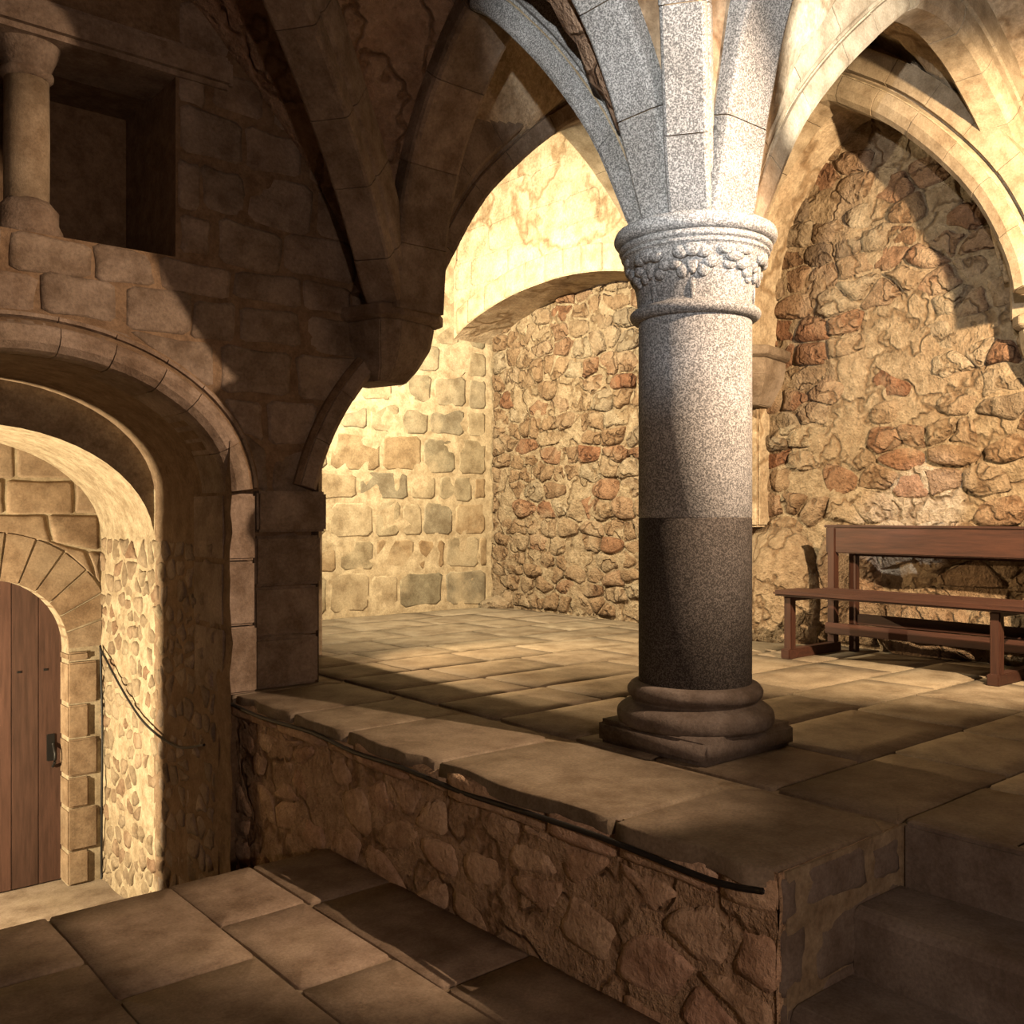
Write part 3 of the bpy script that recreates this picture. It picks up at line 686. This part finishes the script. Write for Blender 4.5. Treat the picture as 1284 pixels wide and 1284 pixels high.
# ------------------------------------------------------------------ column
def column(cx, cy, label):
    c = empty('column', (cx, cy, .6), label, 'column')
    mb = MB(); mb.box((-.305, -.305, 0), (.305, .305, .105))
    pl = mb.build('plinth', M['granite_base'], c, True, .022, 3)
    prof = smooth_line([(.245, .09), (.318, .098), (.335, .125), (.33, .16), (.30, .185), (.275, .195), (.272, .205), (.288, .222), (.292, .245), (.275, .27), (.25, .278)], 3)
    v, f = lathe(prof, 56, .006); link('base', v, f, M['granite_base'], c)
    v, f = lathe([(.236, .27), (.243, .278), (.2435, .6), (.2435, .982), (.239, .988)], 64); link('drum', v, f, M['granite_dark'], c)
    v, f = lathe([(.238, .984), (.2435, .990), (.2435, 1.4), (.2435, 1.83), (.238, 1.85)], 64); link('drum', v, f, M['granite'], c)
    v, f = lathe([(.239, .980), (.2405, .982), (.2405, .992), (.239, .994)], 48); link('mortar_joint', v, f, M['joint'], c)
    prof = smooth_line([(.24, 1.832), (.262, 1.836), (.279, 1.852), (.28, 1.870), (.265, 1.885), (.25, 1.893), (.249, 1.92), (.256, 1.97), (.272, 2.03), (.296, 2.085), (.307, 2.105), (.318, 2.112), (.318, 2.122), (.310, 2.127), (.326, 2.136), (.329, 2.150), (.318, 2.160), (.30, 2.166)], 3)
    v, f = lathe(prof, 72); cap = link('capital', v, f, M['granite'], c)
    prof = smooth_line([(.29, 2.160), (.325, 2.163), (.345, 2.178), (.349, 2.198), (.342, 2.218), (.322, 2.230), (.28, 2.234)], 3)
    v, f = lathe(prof, 72, .004); link('abacus', v, f, M['granite'], c)
    # carved leaves: a stalk, two side lobes, a drooping tip
    for k in range(9):
        a0 = math.radians(217+40*k); lf = MB()
        lobes = [(0, 2.085, .040, .030, .030), (-.045, 2.075, .034, .034, .026), (.045, 2.075, .034, .034, .026), (-.075, 2.035, .030, .030, .024), (.075, 2.035, .030, .030, .024), (-.04, 2.005, .026, .026, .030), (.045, 2.005, .026, .026, .028), (0, 2.04, .022, .012, .05), (0, 1.96, .012, .010, .07)]
        if k % 2: lobes = [(-.06, 2.088, .04, .022, .024), (-.02, 2.065, .044, .030, .026), (.03, 2.040, .040, .030, .026), (.07, 2.010, .032, .028, .024), (.02, 2.090, .05, .022, .020), (.085, 1.985, .022, .022, .018), (-.03, 2.03, .03, .02, .02)]
        for (da, zz, rt, rn, rz) in lobes:
            rn *= .62; rt *= 1.12; rz *= 1.12
            rad = interp([(1.9, .249), (1.97, .256), (2.03, .272), (2.085, .296), (2.11, .308)], zz)-.002; an = a0+da/rad
            bm = bmesh.new(); bmesh.ops.create_icosphere(bm, subdivisions=2, radius=1)
            ca, sa = math.cos(an), math.sin(an)
            vv = [(ca*(rad+q.co.x*rn)-sa*q.co.y*rt, sa*(rad+q.co.x*rn)+ca*q.co.y*rt, zz+q.co.z*rz) for q in bm.verts]
            ff = [tuple(w.index for w in q.verts) for q in bm.faces]; bm.free(); lf.add(vv, ff)
        link('leaf', lf.v, lf.f, M['granite'], cap)
    return c
column(CX, CY, 'round grey granite column with carved leaf capital on a square plinth')
column(CX, FY, 'second granite column of the arcade, standing by the top of the steps')
# ------------------------------------------------------------------ arches and ribs of the vault
g = lambda i, n: M['granite'] if i < n*.5 else M['archstone']
UA = [(.20, 2.80), (.27, 2.93), (.48, 3.34), (.78, 3.735), (1.05, 4.02), (1.28, 4.23), (1.39, 4.30)]
UD = [(1.39, 4.30), (1.52, 4.20), (1.72, 3.97), (1.90, 3.68), (2.02, 3.35), (2.06, 3.05), (2.08, 2.82)]
arch('vault_arch', (CX, CY), (0, 1), UA, TALL, 4, M['granite'], 'grey moulded arch rising left from the column head towards the dark corbel', smin=-.10)
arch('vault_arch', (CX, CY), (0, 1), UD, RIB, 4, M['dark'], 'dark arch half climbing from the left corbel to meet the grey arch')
VA = [(.20, 2.80), (.29, 2.92), (.56, 3.36), (.9, 3.72), (1.25, 4.02), (1.55, 4.25)]
VD = [(1.55, 4.25), (1.8, 4.28), (2.05, 4.24), (2.3, 4.14), (2.67, 3.91), (2.92, 3.63), (3.04, 3.32), (3.075, 3.0), (3.08, 2.84)]
arch('vault_arch', (CX, CY), (1, 0), VA, RIB, 5, M['archstone'], 'brightly lit arch half rising right from the column head')
arch('vault_arch', (CX, 2.585), (1, 0), VD, [(w*.6, r) for w, r in ROLL], 6, M['archstone'], 'tan moulded arch half descending to the corbel at the right edge')
arch('vault_arch', (CX, CY), (-1, 0), [(.20, 2.80), (.27, 2.95), (.40, 3.28), (.52, 3.50), (.62, 3.63), (.9, 3.90), (1.3, 4.15), (1.66, 4.33)], SLIM, 5, M['granite'], 'grey arch leaning from the column head over the nave towards the viewer')
arch('vault_arch', (CX, CY), (0, -1), [(.19, 2.80), (.23, 2.93), (.31, 3.34), (.43, 3.75), (.66, 4.05), (1.14, 4.25)], MID, 4, M['granite'], 'pale grey arch leaning from the column head to the right foreground')
arch('vault_arch', (CX, FY), (0, 1), [(.20, 2.80), (.26, 2.93), (.38, 3.34), (.56, 3.75), (.8, 4.05), (1.14, 4.25)], RIB, 4, M['granite'], 'arch half rising from the second column by the steps')
arch('vault_arch', (CX, FY), (-1, 0), [(s, z) for s, z in VA]+[(1.66, 4.33)], RIB, 5, M['granite'], 'arch over the nave from the second column by the steps')
TA = [(.12, 2.85), (.18, 3.0), (.5, 3.55), (.83, 3.91), (1.1, 4.15), (1.34, 4.33), (1.5, 4.40)]
TD = [(1.5, 4.40), (1.8, 4.22), (2.15, 3.92), (2.5, 3.5), (2.74, 3.1), (2.80, 2.85)]
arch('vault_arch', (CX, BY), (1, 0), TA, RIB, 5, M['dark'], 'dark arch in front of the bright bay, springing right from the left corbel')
arch('vault_arch', (CX, BY), (1, 0), TD, RIB, 5, M['archstone'], 'arch half behind the column, coming down on the corbel beside its shaft')
def diag(x0, y0, x1, y1, mat, label, sec=THIN, lift=0):
    d = Vector((x1-x0, y1-y0)); L = d.length; d.normalize(); pts = []
    for k in range(13):
        s = lerp(.16, L*.5, k/12); x, y = x0+d.x*s, y0+d.y*s
        pts.append((s, vault_z(x, y)+lift))
    return arch('vault_rib', (x0, y0), (d.x, d.y), [(s, z) for s, z in pts], sec, 6, mat, label, 'rib')
diag(CX, CY, 0, FY, M['granite'], 'slim grey rib rising straight up from the front of the column head', SLIMMER)
diag(CX, BY, 0, CY, M['dark'], 'dark rib rising from the left corbel across the wall top', SLIM)
# ------------------------------------------------------------------ vault webs
def web(x0, x1, y0, y1, label, mat):
    v = []; f = []; nx, ny = 40, 32; k = 0
    for i in range(nx+1):
        for j in range(ny+1):
            x, y = lerp(x0, x1, i/nx), lerp(y0, y1, j/ny)
            z = max(hA(x, x0, x1), hB(y, y0, y1, x0 == CX and y0 == CY))+.30+.25*min(1, max(0, min(x-x0, x1-x))/.4)*min(1, max(0, min(y-y0, y1-y))/.4); p = Vector((x, y, z))
            v.append((x, y, z+.02*noise.noise(p*4)))
    for i in range(nx):
        for j in range(ny):
            q = i*(ny+1)+j; f.append((q, q+ny+1, q+ny+2, q+1))
    o = link('ceiling', v, f, mat); tag(o, label, 'ceiling', 'structure')
    md = o.modifiers.new('thickness', 'SOLIDIFY'); md.thickness = .12; md.offset = 1
    return o
web(CX, RX, CY, BY, 'plastered vault web between the column and the right-hand wall', M['plaster'])
web(0, CX, CY, BY+.16, 'dark rubble vault web above the archway wall', M['vault'])
web(CX, RX, FY, CY, 'plastered vault web over the bench side', M['plaster'])
web(-3.3, 0, CY, BY+.16, 'dark vault web at the far left over the small window', M['vault'])
web(0, CX, FY, CY, 'plastered vault web over the lower floor', M['plaster'])
mb = MB(); mb.box((3.3, BY-.1, 5.15), (6.8, 8.5, 5.3)); tag(mb.build('ceiling', M['plaster']), 'high ceiling over the bright back bay', 'ceiling', 'structure')
TSP = smooth_line(TA, 5)+smooth_line(TD, 5)[1:]
def sp_iv(x): return [(interp(TSP, x-CX)+.2, 5.2)]
sp = strip_wall('wall_back', arange(CX, RX, .1), sp_iv, BY-.06, BY+.1, M['plaster']); tag(sp, 'wall filling above the dark arch of the back bay', 'wall', 'structure')
# ------------------------------------------------------------------ corbels
def corbel(loc, d, mat, label, hw=.24, depth=.36):
    c = empty('corbel', loc, label, 'corbel'); D = Vector((*d, 0)).normalized(); Wv = Vector((-D.y, D.x, 0)); a = math.atan2(D.y, D.x)
    def pr(rings, name, m):
        v = []; f = []
        for (w, dp, z) in rings:
            for (x, y) in ((-.25, -w), (dp*.75, -w), (dp, -w*.55), (dp, w*.55), (dp*.75, w), (-.25, w)): q = D*x+Wv*y; v.append((q.x, q.y, z))
        for i in range(len(rings)-1):
            for k in range(6): f.append((i*6+k, i*6+(k+1) % 6, (i+1)*6+(k+1) % 6, (i+1)*6+k))
        f.append(tuple(range(6))[::-1]); f.append(tuple(range((len(rings)-1)*6, len(rings)*6)))
        b = MB(); b.add(v, f); b.build(name, m, c, False, .008)
    pr([(hw*.95, depth*.95, -.09), (hw*1.08, depth*1.08, -.07), (hw*1.08, depth*1.08, -.01), (hw, depth, 0)], 'abacus', mat)
    pr([(hw*.45, depth*.35, -.44), (hw*.62, depth*.60, -.36), (hw*.86, depth*.85, -.22), (hw*.92, depth*.93, -.09)], 'body', mat)
    return c
corbel((3.30, 5.16, 2.86), (.25, -1), M['dark'], 'dark stone corbel under the arches at the left pier head', .27, .30)
corbel((6.45, 4.70, 2.90), (-1, -.2), M['dark'], 'brown stone corbel just right of the column shaft', .26, .32)
corbel((6.66, 2.50, 2.86), (-1, 0), M['archstone'], 'stone corbel at the right picture edge under the wall arch', .15, .30)
# ------------------------------------------------------------------ bench
bench = empty('wooden_bench', (6.0, 2.4, .6), 'long dark brown wooden bench with a board backrest in front of the rubble wall', 'bench')
BX, B0, B1 = 6.0, 3.93, .95
def bpart(name, a, b, mat='bench', bev=.006):
    m_ = MB(); off = Vector((6.0, 2.4, .6))
    m_.box(tuple(Vector(a)-off), tuple(Vector(b)-off)); return m_.build(name, M[mat], bench, False, bev)
bpart('seat', (5.74, B1, 1.035), (6.05, B0+.06, 1.075), bev=.014)
bpart('seat_slat', (6.10, B1, 1.045), (6.19, B0-.02, 1.07)); bpart('seat_slat', (6.22, B1, 1.045), (6.30, B0-.02, 1.07))
bpart('backrest', (6.345, B1, 1.32), (6.385, B0+.02, 1.51), bev=.008)
bpart('top_rail', (6.335, B1, 1.505), (6.42, B0+.03, 1.525))
for y in (3.90, 2.50, 1.1):
    bpart('leg', (5.79, y-.03, .66), (5.85, y+.03, 1.035), 'bench_post')
    bpart('foot', (5.76, y-.035, .60), (6.42, y+.035, .67))
    bpart('post', (6.335, y-.03, .67), (6.395, y+.03, 1.505), 'bench_post')
    bpart('seat_bearer', (5.80, y-.025, 1.0), (6.34, y+.025, 1.035))
bpart('stretcher', (6.30, B1, .735), (6.335, B0, .815))
bpart('rear_stretcher', (6.452, B1, .80), (6.478, B0-.14, .88))
for y in (3.79, 2.39):
    bpart('rear_post', (6.44, y-.03, .60), (6.49, y+.03, 1.34), 'bench_post')
bpart('rear_rail', (6.446, B1, 1.30), (6.484, B0-.11, 1.36))
# ------------------------------------------------------------------ rest of the shell, outside the picture
mb = MB(); mb.box((3.0, -2.4, .0), (6.8, -2.2, 4.8)); mb.box((-3.2, -2.6, 0), (3.0, -2.4, 4.8)); tag(mb.build('wall_front', M['plaster']), 'end wall behind the viewer', 'wall', 'structure')
mb = MB(); mb.box((-3.3, -2.4, -1.2), (-3.1, 5.3, 4.8)); tag(mb.build('wall_nave', M['dark']), 'outer wall on the far left side of the lower floor', 'wall', 'structure')
